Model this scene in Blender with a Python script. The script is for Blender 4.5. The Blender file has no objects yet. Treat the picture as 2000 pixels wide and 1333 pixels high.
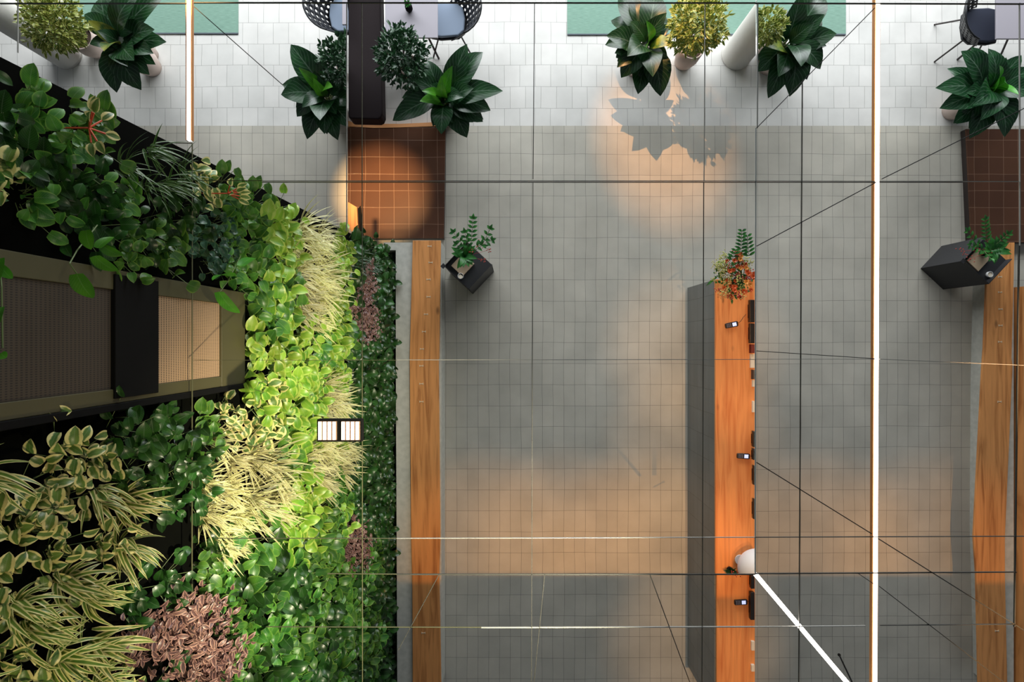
import bpy, bmesh, math, random
from mathutils import Vector, Matrix
C = bpy.context.scene.collection
S = bpy.context.scene
PI = math.pi
H0, F = 8.0, 1120.0           # camera height above the floor, focal length in pixels of the 2000 px frame

# ------------------------------------------------------------------ camera, world, lights
cd = bpy.data.cameras.new('camera'); cam = bpy.data.objects.new('camera', cd); C.objects.link(cam)
cam.location = (0, 0, H0); cam.rotation_euler = (0, 0, 0)
cd.sensor_width = 36; cd.lens = 36 * F / 2000; cd.clip_start = 0.05
S.camera = cam
S.view_settings.view_transform = 'Standard'; S.view_settings.look = 'None'
S.view_settings.exposure = 0.0; S.view_settings.gamma = 1; S.view_settings.use_curve_mapping = False
w = bpy.data.worlds.new('world'); S.world = w; w.use_nodes = True
w.node_tree.nodes['Background'].inputs[0].default_value = (0.80, 0.90, 1.0, 1)
w.node_tree.nodes['Background'].inputs[1].default_value = 0.11

def lamp(kind, name, loc, target, energy, color, **kw):
    l = bpy.data.lights.new(name, kind); l.energy = energy; l.color = color
    o = bpy.data.objects.new(name, l); C.objects.link(o); o.location = loc
    o.rotation_euler = (Vector(target) - Vector(loc)).to_track_quat('-Z', 'Y').to_euler()
    for k, v in kw.items(): setattr(l, k, v)
    return o
# daylight from the glazed front beyond the top of the picture
lamp('AREA', 'window_daylight', (1.0, 9.0, 3.6), (1.0, 2.0, 0), 1750, (0.93, 0.97, 1.0), shape='RECTANGLE', size=17, size_y=3.4)
# warm downlights over the hall
for x_, e_ in ((-0.35, 1050), (0.7, 1000), (1.75, 1250), (4.2, 1150), (5.6, 900)):
    lamp('SPOT', 'hall_downlight', (x_, -1.75, 9.6), (x_*1.03, -3.0, 0), e_*1.0, (1.0, 0.45, 0.09), spot_size=math.radians(19.5), spot_blend=1.0, shadow_soft_size=0.006)
for y_, e_ in ((-0.1, 560), (-1.55, 420), (-2.75, 260), (-4.3, 560)):
    lamp('SPOT', 'desk_downlight', (2.62, y_, 7.0), (2.58, y_, 1.1), e_, (1.0, 0.60, 0.30), spot_size=math.radians(24), spot_blend=1.0, shadow_soft_size=0.05)
lamp('SPOT', 'plinth_downlight', (-1.5, 1.9, 8.6), (-1.80, 2.05, 0.1), 9500, (1.0, 0.62, 0.28), spot_size=math.radians(10.5), spot_blend=1.0, shadow_soft_size=0.03)
# low warm sun that comes through the front glazing
lamp('SPOT', 'low_sun', (-0.9, 10.6, 9.6), (2.1, 2.75, 0), 7500, (1.0, 0.50, 0.20), spot_size=math.radians(10), spot_blend=1.0, shadow_soft_size=0.03)
# grow lights that wash the planted wall
lamp('SPOT', 'grow_light', (1.25, -1.0, 6.7), (-1.64, -1.1, 3.7), 1050, (1.0, 0.90, 0.64), spot_size=math.radians(58), spot_blend=0.85, shadow_soft_size=0.04)
lamp('SPOT', 'grow_light', (-0.1, -2.2, 7.6), (-1.64, -1.15, 5.85), 105, (1.0, 0.84, 0.50), spot_size=math.radians(58), spot_blend=0.7, shadow_soft_size=0.03)
lamp('SPOT', 'grow_light', (0.6, 0.9, 7.9), (-1.64, 0.75, 5.5), 40, (1.0, 0.92, 0.66), spot_size=math.radians(45), spot_blend=0.8, shadow_soft_size=0.04)

# ------------------------------------------------------------------ helpers
def P(px, py, z=0.0):
    k = (H0 - z) / F
    return Vector(((px - 1000) * k, (666.5 - py) * k, z))
def lin(c):
    return tuple((v/255/12.92) if v/255 <= .04045 else ((v/255+.055)/1.055)**2.4 for v in c) + (1,)
def mat(name, rgb, rough=.6, metal=0, spec=.5, emit=None, es=1):
    m = bpy.data.materials.new(name); m.use_nodes = True; b = m.node_tree.nodes['Principled BSDF']
    b.inputs['Base Color'].default_value = lin(rgb); b.inputs['Roughness'].default_value = rough
    b.inputs['Metallic'].default_value = metal; b.inputs['Specular IOR Level'].default_value = spec
    if emit: b.inputs['Emission Color'].default_value = lin(emit); b.inputs['Emission Strength'].default_value = es
    return m
class N:
    def __init__(s, m): s.t = m.node_tree; s.b = s.t.nodes['Principled BSDF']
    def n(s, ty, **kw):
        o = s.t.nodes.new(ty)
        for k, v in kw.items(): setattr(o, k, v)
        return o
    def l(s, a, b): s.t.links.new(a, b)
    def math(s, op, a, b=None):
        o = s.n('ShaderNodeMath', operation=op)
        for i, v in enumerate((a, b)):
            if v is None: continue
            if isinstance(v, (int, float)): o.inputs[i].default_value = v
            else: s.l(v, o.inputs[i])
        return o.outputs[0]
    def mix(s, f, a, b, bt='MIX'):
        o = s.n('ShaderNodeMix', data_type='RGBA', blend_type=bt)
        for sock, v in ((o.inputs[0], f), (o.inputs[6], a), (o.inputs[7], b)):
            if isinstance(v, (int, float)): sock.default_value = v
            elif isinstance(v, tuple): sock.default_value = v
            else: s.l(v, sock)
        return o.outputs[2]
    def ramp(s, f, stops):
        o = s.n('ShaderNodeValToRGB'); e = o.color_ramp.elements
        e[0].position, e[0].color = stops[0]; e[1].position, e[1].color = stops[-1]
        for p, c in stops[1:-1]: x = e.new(p); x.color = c
        s.l(f, o.inputs[0]); return o.outputs[0]
def tile_mat(name, base, alt, grout, bw, rh, offset, rough=.4, mortar=.0022, axis='XY'):
    m = mat(name, base, rough, spec=.35); k = N(m)
    tc = k.n('ShaderNodeTexCoord'); co = tc.outputs['Object']
    dist = k.n('ShaderNodeTexNoise'); dist.inputs['Scale'].default_value = .9; k.l(co, dist.inputs['Vector'])
    wob = k.n('ShaderNodeVectorMath', operation='SCALE'); wob.inputs['Scale'].default_value = .05
    k.l(dist.outputs['Color'], wob.inputs[0])
    add = k.n('ShaderNodeVectorMath', operation='ADD'); k.l(co, add.inputs[0]); k.l(wob.outputs[0], add.inputs[1])
    vec = add.outputs[0]
    if axis == 'YZ':
        sp = k.n('ShaderNodeSeparateXYZ'); cb = k.n('ShaderNodeCombineXYZ'); k.l(vec, sp.inputs[0])
        k.l(sp.outputs[2], cb.inputs[0]); k.l(sp.outputs[1], cb.inputs[1]); vec = cb.outputs[0]
    br = k.n('ShaderNodeTexBrick', offset=offset, offset_frequency=2, squash=1)
    k.l(vec, br.inputs['Vector']); br.inputs['Scale'].default_value = 1
    br.inputs['Color1'].default_value = lin(base); br.inputs['Color2'].default_value = lin(alt); br.inputs['Mortar'].default_value = lin(grout)
    br.inputs['Mortar Size'].default_value = mortar; br.inputs['Mortar Smooth'].default_value = .3
    br.inputs['Brick Width'].default_value = bw; br.inputs['Row Height'].default_value = rh
    ns = k.n('ShaderNodeTexNoise'); ns.inputs['Scale'].default_value = 2.2; ns.inputs['Detail'].default_value = 8; k.l(co, ns.inputs['Vector'])
    col = k.mix(.22, br.outputs['Color'], k.ramp(ns.outputs['Fac'], [(.3, (.25,.25,.24,1)), (.7, (1,1,1,1))]), 'MULTIPLY')
    k.l(col, k.b.inputs['Base Color'])
    bp = k.n('ShaderNodeBump'); bp.inputs['Strength'].default_value = .25; bp.inputs['Distance'].default_value = .003
    inv = k.math('SUBTRACT', 1.0, br.outputs['Fac']); k.l(inv, bp.inputs['Height']); k.l(bp.outputs[0], k.b.inputs['Normal'])
    return m
def wood_mat(name, c1, c2, knots=True, rough=.45):
    m = mat(name, c1, rough); k = N(m); tc = k.n('ShaderNodeTexCoord')
    mp = k.n('ShaderNodeMapping'); mp.inputs['Scale'].default_value = (9, .55, 3); k.l(tc.outputs['Object'], mp.inputs[0])
    ns = k.n('ShaderNodeTexNoise'); ns.inputs['Scale'].default_value = 2; ns.inputs['Detail'].default_value = 9; ns.inputs['Distortion'].default_value = .8
    k.l(mp.outputs[0], ns.inputs['Vector'])
    col = k.ramp(ns.outputs['Fac'], [(.3, lin(c2)), (.52, lin(c1)), (.72, lin(tuple(min(255, int(v*1.06)) for v in c1)))])
    if knots:
        mp2 = k.n('ShaderNodeMapping'); mp2.inputs['Scale'].default_value = (1.9, .9, 1); k.l(tc.outputs['Object'], mp2.inputs[0])
        vo = k.n('ShaderNodeTexVoronoi'); vo.inputs['Scale'].default_value = 1.25; k.l(mp2.outputs[0], vo.inputs['Vector'])
        kn = k.ramp(vo.outputs['Distance'], [(.03, (1,1,1,1)), (.085, (0,0,0,1))])
        col = k.mix(k.math('MULTIPLY', kn, .75), col, lin((55, 30, 14)))
    k.l(col, k.b.inputs['Base Color'])
    return m
def leaf_mat(name, c1, c2, edge=None, rough=.38, veins=0.35, width=.30, spots=0.0):
    """c1 main green, c2 darker blotches, edge = colour of the leaf margin"""
    m = mat(name, c1, rough, spec=.5); k = N(m)
    uv = k.n('ShaderNodeUVMap'); sp = k.n('ShaderNodeSeparateXYZ'); k.l(uv.outputs[0], sp.inputs[0])
    a = k.math('ABSOLUTE', k.math('SUBTRACT', sp.outputs[0], .5)); v = sp.outputs[1]
    oi = k.n('ShaderNodeObjectInfo'); geo = k.n('ShaderNodeTexCoord')
    ns = k.n('ShaderNodeTexNoise'); ns.inputs['Scale'].default_value = 11; k.l(geo.outputs['Object'], ns.inputs['Vector'])
    col = k.mix(k.ramp(ns.outputs['Fac'], [(.38, (0,0,0,1)), (.62, (1,1,1,1))]), lin(c1), lin(c2))
    ph = k.math('SUBTRACT', k.math('MULTIPLY', v, 60), k.math('MULTIPLY', a, 40))
    rib = k.math('GREATER_THAN', k.math('SINE', ph), .82)
    mid = k.math('LESS_THAN', a, .022)
    pale = lin(tuple(min(255, int(x*.55+90)) for x in c1))
    col = k.mix(k.math('MULTIPLY', k.math('MAXIMUM', k.math('MULTIPLY', rib, .5), mid), veins), col, pale)
    if edge:
        n2 = k.n('ShaderNodeTexNoise'); n2.inputs['Scale'].default_value = 22; k.l(geo.outputs['Object'], n2.inputs['Vector'])
        e = k.math('SUBTRACT', k.math('ADD', a, k.math('MULTIPLY', k.math('SUBTRACT', n2.outputs['Fac'], .5), spots*1.3)), width-.04)
        e = k.math('MAXIMUM', 0.0, k.math('MINIMUM', 1.0, k.math('MULTIPLY', e, 11.0)))
        col = k.mix(e, col, lin(edge))
    hs = k.n('ShaderNodeHueSaturation'); k.l(col, hs.inputs['Color'])
    k.l(k.math('ADD', k.math('MULTIPLY', oi.outputs['Random'], .5), .75), hs.inputs['Value'])
    k.l(k.math('ADD', k.math('MULTIPLY', oi.outputs['Random'], .02), .49), hs.inputs['Hue'])
    k.l(hs.outputs[0], k.b.inputs['Base Color'])
    tr = k.n('ShaderNodeBsdfTranslucent'); k.l(hs.outputs[0], tr.inputs[0])
    mx = k.n('ShaderNodeMixShader'); mx.inputs[0].default_value = .18
    k.l(k.b.outputs[0], mx.inputs[1]); k.l(tr.outputs[0], mx.inputs[2]); k.l(mx.outputs[0], k.t.nodes['Material Output'].inputs[0])
    return m

def obj(name, bm, m, parent=None, smooth=False, bevel=0, loc=None):
    me = bpy.data.meshes.new(name)
    bmesh.ops.recalc_face_normals(bm, faces=bm.faces) if not smooth == 'leaf' else None
    bm.to_mesh(me); bm.free()
    for x in (m if isinstance(m, list) else [m]): me.materials.append(x)
    if smooth: me.polygons.foreach_set('use_smooth', [True]*len(me.polygons))
    o = bpy.data.objects.new(name, me); C.objects.link(o)
    if parent: o.parent = parent
    if loc is not None: o.location = loc
    if bevel:
        b = o.modifiers.new('bevel', 'BEVEL'); b.width = bevel; b.segments = 3; b.limit_method = 'ANGLE'
    return o
def tag(o, label=None, cat=None, group=None, kind=None):
    for k_, v in (('label', label), ('category', cat), ('group', group), ('kind', kind)):
        if v: o[k_] = v
    return o
def thing(name, label, cat, loc=(0,0,0), rz=0, group=None):
    o = bpy.data.objects.new(name, None); C.objects.link(o); o.empty_display_size = .05
    o.location = loc; o.rotation_euler = (0, 0, rz); return tag(o, label, cat, group)
def copy_tree(o, parent=None):
    c = o.copy(); C.objects.link(c)
    if parent: c.parent = parent
    for ch in [x for x in bpy.data.objects if x.parent == o]: copy_tree(ch, c)
    return c
def box(bm, x0, x1, y0, y1, z0, z1, M=None):
    vs = [bm.verts.new((x, y, z)) for z in (z0, z1) for x, y in ((x0,y0),(x1,y0),(x1,y1),(x0,y1))]
    for f in ((3,2,1,0),(4,5,6,7),(0,1,5,4),(1,2,6,5),(2,3,7,6),(3,0,4,7)): bm.faces.new([vs[i] for i in f])
    if M: bmesh.ops.transform(bm, matrix=M, verts=vs)
    return vs
def prism(bm, pts, z0, z1):
    a = [bm.verts.new((p[0], p[1], z0)) for p in pts]; b = [bm.verts.new((p[0], p[1], z1)) for p in pts]
    bm.faces.new(a[::-1]); bm.faces.new(b)
    for i in range(len(pts)):
        j = (i+1) % len(pts); bm.faces.new((a[i], a[j], b[j], b[i]))
def lathe(bm, prof, c=(0,0,0), n=32):
    rings = []
    for r, z in prof:
        if r < 1e-5: rings.append([bm.verts.new((c[0], c[1], c[2]+z))])
        else: rings.append([bm.verts.new((c[0]+r*math.cos(2*PI*i/n), c[1]+r*math.sin(2*PI*i/n), c[2]+z)) for i in range(n)])
    for a, b in zip(rings, rings[1:]):
        for i in range(n):
            j = (i+1) % n
            if len(a) == 1 and len(b) == 1: continue
            if len(a) == 1: bm.faces.new((a[0], b[j], b[i]))
            elif len(b) == 1: bm.faces.new((a[i], a[j], b[0]))
            else: bm.faces.new((a[i], a[j], b[j], b[i]))
def tube(bm, pts, r, n=8, r1=None):
    pts = [Vector(p) for p in pts]; rings = []
    r1 = r if r1 is None else r1
    for i, p in enumerate(pts):
        d = (pts[min(i+1, len(pts)-1)] - pts[max(i-1, 0)]).normalized()
        u = d.cross(Vector((0,0,1))) if abs(d.z) < .95 else d.cross(Vector((1,0,0)))
        u.normalize(); v = d.cross(u); rr = r + (r1-r)*i/(len(pts)-1)
        rings.append([bm.verts.new(p + (u*math.cos(2*PI*k/n) + v*math.sin(2*PI*k/n))*rr) for k in range(n)])
    for a, b in zip(rings, rings[1:]):
        for i in range(n): bm.faces.new((a[i], a[(i+1)%n], b[(i+1)%n], b[i]))
    bm.faces.new(rings[0][::-1]); bm.faces.new(rings[-1])
def leaf(bm, base, tip, width, arch=.12, up=(0,0,1), shape='ovate', n=8, fold=.18, droop=0.0, stalk=0):
    uvl = bm.loops.layers.uv.get('UVMap') or bm.loops.layers.uv.new('UVMap')
    base, tip, up = Vector(base), Vector(tip), Vector(up)
    d = tip - base; L = d.length
    if L < 1e-4: return
    side = d.cross(up)
    if side.length < 1e-4: side = d.cross(Vector((1,0,0)))
    side.normalize(); nr = side.cross(d).normalized()
    us = (-1, -.5, 0, .5, 1) if shape != 'strap' else (-1, 0, 1)
    rows = []
    for i in range(n+1):
        t = i/n; q = (t-stalk)/(1-stalk)
        if q < 0: hw = .03
        elif shape == 'ovate': hw = math.sin(PI*min(1, max(0, q))**.8)**.75
        elif shape == 'heart': hw = (math.sin(PI*(.16+.84*q)**.95))**.7 if q < 1 else 0
        elif shape == 'lance': hw = math.sin(PI*q**.85)
        else: hw = min(1, q*6+.4)*(1-q**3)
        hw = max(.015, hw if not isinstance(hw, complex) else 0)*width/2
        c = base + d*t + nr*(arch*L*4*t*(1-t)) - Vector((0,0,1))*(droop*L*t*t)
        rows.append([(bm.verts.new(c + side*(hw*u) + nr*(fold*hw*abs(u))), (u+1)/2, t) for u in us])
    for a, b in zip(rows, rows[1:]):
        for k in range(len(us)-1):
            q = (a[k], a[k+1], b[k+1], b[k]); f = bm.faces.new([x[0] for x in q]); f.smooth = True
            for lp, x in zip(f.loops, q): lp[uvl].uv = (x[1], x[2])
def cut(o, co, no):
    """trim a mesh flush with the mirrored edge it meets"""
    bm = bmesh.new(); bm.from_mesh(o.data)
    bmesh.ops.bisect_plane(bm, geom=bm.verts[:]+bm.edges[:]+bm.faces[:], plane_co=co, plane_no=no, clear_outer=True)
    bm.to_mesh(o.data); bm.free()
CAM = Vector((0, 0, H0))
def side_plane(px=None, py=None):
    """a plane that holds the mirrored soffit edge seen at that column or row"""
    if px is not None: a = P(px, 0) - CAM; b = P(px, 1333) - CAM
    else: a = P(0, py) - CAM; b = P(2000, py) - CAM
    return a.cross(b).normalized()

# ------------------------------------------------------------------ materials
M = {}
M['tile'] = tile_mat('grey floor tile', (200,195,182), (192,188,176), (120,117,110), .150, .293, .0)
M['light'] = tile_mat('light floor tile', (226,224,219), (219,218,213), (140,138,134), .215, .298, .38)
M['deskface'] = tile_mat('shaded tile cladding', (118,122,120), (110,114,112), (66,66,64), .150, .293, .0, axis='YZ')  # floor tile again, with the upright face's shade put into darker colours
M['bronze'] = tile_mat('dark bronze tile', (92,62,46), (82,55,42), (142,112,92), .200, .233, .0, rough=.22, mortar=.0028)
M['bronze_side'] = mat('bronze side', (46,38,36), .4)
M['wood'] = wood_mat('oak board', (216,148,86), (170,106,54))
M['deskwood'] = wood_mat('oiled desk top', (236,150,82), (212,116,52))
M['concrete'] = mat('cast concrete', (158,158,148), .8)
k = N(M['concrete']); ns = k.n('ShaderNodeTexNoise'); ns.inputs['Scale'].default_value = 14; ns.inputs['Detail'].default_value = 6
tc = k.n('ShaderNodeTexCoord'); k.l(tc.outputs['Object'], ns.inputs['Vector'])
k.l(k.ramp(ns.outputs['Fac'], [(.35, lin((184,184,174))), (.65, lin((200,199,189)))]), k.b.inputs['Base Color'])
M['pale'] = mat('pale metal edge', (190,195,192), .5)
M['clip'] = mat('pale inlay', (235,215,180), .5)
M['black'] = mat('matt black', (7,7,7), .8, spec=.15)
M['felt'] = mat('black planting felt', (6,7,5), .98, spec=.05)
M['steel'] = mat('dark steel sheet', (38,38,41), .55)
M['leather'] = mat('dark brown leather', (30,21,23), .8, spec=.2)
M['chair'] = mat('black chair shell', (26,28,34), .45)
M['cushion'] = mat('blue grey cushion', (150,166,188), .8)
M['cushion_dark'] = mat('dark blue cushion', (52,58,76), .8)
M['tabletop'] = mat('mauve grey table top', (165,160,168), .5)
M['legs'] = mat('dark chair leg', (50,44,42), .5)
M['column'] = mat('white plaster column', (214,211,204), .7)
M['pot'] = mat('pinkish clay pot', (196,178,168), .7)
M['pot_dark'] = mat('brown pot', (90,74,64), .6)
M['soil'] = mat('soil', (62,48,38), .95)
M['rug'] = mat('green rug', (122,158,142), .95)
k = N(M['rug']); tc = k.n('ShaderNodeTexCoord'); mp = k.n('ShaderNodeMapping'); mp.inputs['Scale'].default_value = (4, 90, 1)
ns = k.n('ShaderNodeTexNoise'); ns.inputs['Scale'].default_value = 3; ns.inputs['Detail'].default_value = 4
k.l(tc.outputs['Object'], mp.inputs[0]); k.l(mp.outputs[0], ns.inputs['Vector'])
k.l(k.ramp(ns.outputs['Fac'], [(.35, lin((112,146,130))), (.65, lin((134,168,152)))]), k.b.inputs['Base Color'])
M['rugedge'] = mat('rug border', (96,104,112), .9)
M['seam_dark'] = mat('dark mirror joint', (62,62,58), .5)
M['seam_pale'] = mat('mirror joint highlight', (160,160,155), .45)  # joints catching light, the highlight put into a pale colour
M['seam_wall'] = mat('green mirror joint', (84,84,58), .6)
M['led'] = mat('led diffuser', (255,250,240), .5, emit=(255,246,232), es=7)
M['led_edge'] = mat('brass led edge', (214,150,96), .4, metal=.6, emit=None)
M['lamp_lens'] = mat('lamp lens', (255,240,225), .4, emit=(255,244,232), es=2.4)
M['lamp_gap'] = mat('lamp reflector', (150,120,96), .4, metal=.4)
M['frame'] = mat('olive window frame', (72,68,42), .5)
M['white'] = mat('white shade', (222,222,220), .6)
M['tan'] = mat('tan board', (176,154,128), .7)
M['screen'] = mat('lit phone screen', (190,200,255), .3, emit=(196,206,255), es=.9)
M['plastic'] = mat('black plastic', (20,18,20), .35)
M['red'] = mat('red cover', (120,38,24), .6)
M['paper'] = mat('paper', (235,222,200), .8)
for nm_, ca, cb in (('mesh', (168,138,106), (52,42,32)), ('mesh_shaded', (62,52,40), (24,20,15))):  # second set: the left panel's shade is put into darker colours
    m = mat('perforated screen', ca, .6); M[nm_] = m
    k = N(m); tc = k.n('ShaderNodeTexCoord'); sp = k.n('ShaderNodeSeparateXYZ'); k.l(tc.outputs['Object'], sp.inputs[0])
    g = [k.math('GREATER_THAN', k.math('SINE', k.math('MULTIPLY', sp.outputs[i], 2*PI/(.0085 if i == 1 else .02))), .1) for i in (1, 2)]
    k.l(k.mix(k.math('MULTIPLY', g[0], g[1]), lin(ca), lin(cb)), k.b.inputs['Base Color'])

LM = {
 'pothos_dark': leaf_mat('dark pothos leaf', (42,84,27), (23,52,18), rough=.32),
 'pothos_lime': leaf_mat('lime pothos leaf', (140,176,54), (92,146,40), edge=(176,196,92), width=.38, spots=.5),
 'pothos_mid': leaf_mat('mid green pothos leaf', (84,136,46), (52,104,38), edge=(118,158,66), width=.42, spots=.2),
 'varieg': leaf_mat('cream margined leaf', (104,132,58), (72,106,46), edge=(222,210,142), width=.27, spots=.4),
 'spider': leaf_mat('striped spider plant leaf', (110,136,54), (86,118,44), edge=(226,216,146), width=.24, veins=0),
 'spider_pale': leaf_mat('pale spider plant leaf', (158,168,88), (132,150,70), edge=(236,226,170), width=.16, veins=0),
 'spider_dark': leaf_mat('dark spider plant leaf', (58,96,44), (44,78,36), edge=(120,146,80), width=.34, veins=0),
 'purple': leaf_mat('purple striped leaf', (112,78,76), (78,58,58), edge=(176,136,124), width=.28, spots=.3),
 'fern': leaf_mat('thin dark leaf', (50,84,40), (36,66,34), veins=0),
 'grey': leaf_mat('blue green leaf', (60,100,76), (46,82,62), edge=(90,130,92), width=.4),
 'big': leaf_mat('ribbed dark green leaf', (30,72,36), (20,54,28), veins=.62, rough=.3),
 'young': leaf_mat('bright young leaf', (76,148,32), (58,126,30), veins=.3, rough=.32),
 'ygbig': leaf_mat('yellow blotched leaf', (140,148,52), (58,96,36), veins=.3),
 'bush_yel': leaf_mat('yellow green bush leaf', (134,146,58), (74,108,40), veins=0, edge=(214,206,120), width=.36, spots=.5),
 'bush_dark': leaf_mat('dark bush leaf', (40,78,42), (26,58,34), veins=0),
 'fernlet': leaf_mat('bouquet leaf', (60,128,52), (40,98,44), veins=.2),
}
M['stem'] = mat('green stem', (92,110,60), .6); M['twig'] = mat('brown stem', (92,72,52), .8)
M['orange'] = mat('orange flower', (208,96,44), .6); M['cream'] = mat('cream green flower', (186,186,112), .7)
M['berry'] = mat('red berry', (176,62,48), .4); M['gold'] = mat('gold flower', (226,158,74), .6)

# ------------------------------------------------------------------ setting
def struct(name, bm, m, **kw): return tag(obj(name, bm, m, **kw), kind='structure')
YB = 3.005                                       # light tiles beyond this line: the mirror's brighter tint put into tile colour
bm = bmesh.new(); box(bm, -8, 10, -7, YB, -.1, 0); struct('floor', bm, M['tile'])
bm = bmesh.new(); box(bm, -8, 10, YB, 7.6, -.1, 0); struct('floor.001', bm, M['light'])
# added unseen panel that cuts the warm downlight pool to a straight edge
bm = bmesh.new(); box(bm, -9, 11, -7, -1.907, 8.6, 8.66); struct('light_blocker', bm, M['white'])

# living wall backing
WX = -1.72
def wend(z): return 1.235 - .046*z           # the free end of the planted wall leans back slightly
bm = bmesh.new()
a_ = [bm.verts.new((x, y, z)) for x in (WX-.16, WX) for y, z in ((-6.6,0),(wend(0),0),(wend(6.75),6.75),(-6.6,6.75))]
for f in ((0,1,2,3),(7,6,5,4),(0,4,5,1),(1,5,6,2),(2,6,7,3),(3,7,4,0)): bm.faces.new([a_[i] for i in f])
struct('wall_left', bm, M['felt'])

# ceiling mirror joints
CZ = H0 - 2.94
trim_i = [0]
def seam(x0, y0, x1, y1, m, wpx=1.6, z=CZ):
    a, b = P(x0, y0, z), P(x1, y1, z); d = (b-a); L = d.length; wd = wpx*.8*(H0-z)/F/2
    trim_i[0] += 1
    bm = bmesh.new(); box(bm, 0, L, -wd, wd, -.004, .004)
    o = struct('trim_%d' % trim_i[0], bm, m); o.location = a; o.rotation_euler = (0, 0, math.atan2(d.y, d.x)); return o
dk, pl, gw = M['seam_dark'], M['seam_pale'], M['seam_wall']
for a in [
 (378,5.5,1475,6,dk,2.2),(1475,6.5,2000,8,dk,2.2),(0,7,366,7,dk,2),
 (512,354,1380,354,pl,1.6),(512,356.5,1880,356.5,dk,.9),(1380,354,1990,355,pl,1.3),(380,353,512,353,gw,.9),
 (378,704,775,704,gw,1),(775,703.5,1475,702.5,pl,1.3),(1475,702,1710,702,pl,1),(1718,702,2000,714,pl,1.2),
 (420,1052,775,1052,gw,.9),(775,1052,1475,1050,pl,1.2),(1475,1050,2000,1048,dk,1.4),
 (640,1121,775,1122,gw,1.2),(775,1122.5,1475,1122.5,dk,2.4),(1475,1121,1985,1118,dk,2.2),
 (520,1225,940,1226,gw,.8),(940,1226.5,1475,1225,pl,1.8),(1475,1225,1690,1223,pl,1.6),(1718,1222,1980,1220,dk,1.3),
 (35,0,35,103,pl,1.2),(375.5,280,375,1333,gw,1.1),(707,6,708,1333,gw,1.2),(1044,6,1041,350,dk,1.7),(1041,356,1038,1333,dk,1.4),
 (1377,6,1375,354,pl,1.2),(1374.5,356,1371,1333,dk,1.3),(1476,250,1475,1120,M['pale'],2.0),(1480,6,1479,250,pl,1.8),
 (677,6,677,452,pl,1.6),(1567,160,1560,1333,dk,1.4),(1991,6,1992,480,pl,1.2),(1990,480,1981,1225,dk,2.4),
 (378,12,552,166,dk,1.7),(1708,16,1478,250,dk,1.8),(2000,212,1722,350,dk,2),(1710,357,1478,481,dk,2),
 (1478,686,1708,701,dk,1.6),(1478,904,1702,1043,dk,2.2),(1714,1052,2000,1232,dk,2.2),(1675,1120,1706,1141,dk,1.6),(1716,1145,1960,1333,dk,1.7),
 (1269,1122,1347,1333,dk,1.8),(857,1124,778,1270,dk,1.6),(1064,1122,1043,1333,dk,1.4),(312,279,375,280,gw,1)]:
    seam(*a)

def strip(x0, y0, x1, y1, wpx, label, edges=(3.0, 2.2), group=None):
    a, b = P(x0, y0, CZ-.012), P(x1, y1, CZ-.012); d = b-a; L = d.length; s = (H0-CZ)/F
    t = thing('led_strip_light', label, 'light', a, math.atan2(d.y, d.x), group)
    bm = bmesh.new(); box(bm, 0, L, -wpx*s/2, wpx*s/2, -.01, .012); obj('diffuser', bm, M['led'], t)
    if edges:
        for sg, e in ((1, edges[0]), (-1, edges[1])):
            y0_, y1_ = sorted((sg*wpx*s/2, sg*(wpx/2+e)*s)); bm = bmesh.new(); box(bm, 0, L, y0_, y1_, -.012, .008); obj('edge_profile', bm, M['led_edge'], t)
strip(1712.5, -20, 1706.5, 1353, 7.4, 'long white light strip running the full height of the picture', (1.6, 2.4))
strip(370.5, -20, 370.5, 275, 6.5, 'short white light strip ending at the top edge of the planted wall', (2.4, 3))
strip(1476, 1123, 1672, 1355, 8, 'slanting white light strip crossing the lower right corner', None)

# thin black rod near the slanting strip
t = thing('hanging_rod', 'thin black rod with a round tip beside the slanting light strip', 'rod', P(1639, 1280, 4.6))
bm = bmesh.new(); a = P(1639, 1280, 4.6); b = P(1672, 1350, 4.9)
tube(bm, [Vector((0,0,0)), b-a], .0045); obj('shaft', bm, M['black'], t)
bm = bmesh.new(); bmesh.ops.create_icosphere(bm, subdivisions=2, radius=.009); obj('tip', bm, M['black'], t)

# ------------------------------------------------------------------ bench by the living wall
def edge_board(pts, z0, z1): 
    bm = bmesh.new(); prism(bm, [P(x, y, z1)[:2] for x, y in pts], z0, z1); return bm
def bench(label, base, gap, board, clips, z=.44):
    t = thing('bench', label, 'bench')
    obj('concrete_base', edge_board(base, 0, z-.03), M['concrete'], t)
    obj('wooden_top', edge_board(board, z-.03, z), M['wood'], t, bevel=.004)
    for cx, cy in clips:
        p = P(cx, cy, z); bm = bmesh.new()
        box(bm, p.x-.022, p.x+.022, p.y-.004, p.y+.004, z-.004, z+.003); box(bm, p.x-.026, p.x-.018, p.y-.012, p.y+.012, z-.004, z+.003); box(bm, p.x+.018, p.x+.026, p.y-.012, p.y+.012, z-.004, z+.003)
        obj('inlay_clip', bm, M['clip'], t)
    return t
bench('long pale concrete bench with an oak board along the foot of the planted wall',
      [(749,474),(862,474),(862,700),(862,1350),(776,1350),(773,700),(773,489),(749,489)], None,
      [(806,470),(861,470),(858,700),(857,703),(860,1052),(858,1122),(862,1350),(806,1350),(805,1122),(803,1052),(800,700)],
      [(839,481),(841,513),(837,546),(837,580),(832,614),(828,648),(824,682),(823,715),(823,750),(823,785),(827,1237)])
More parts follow.
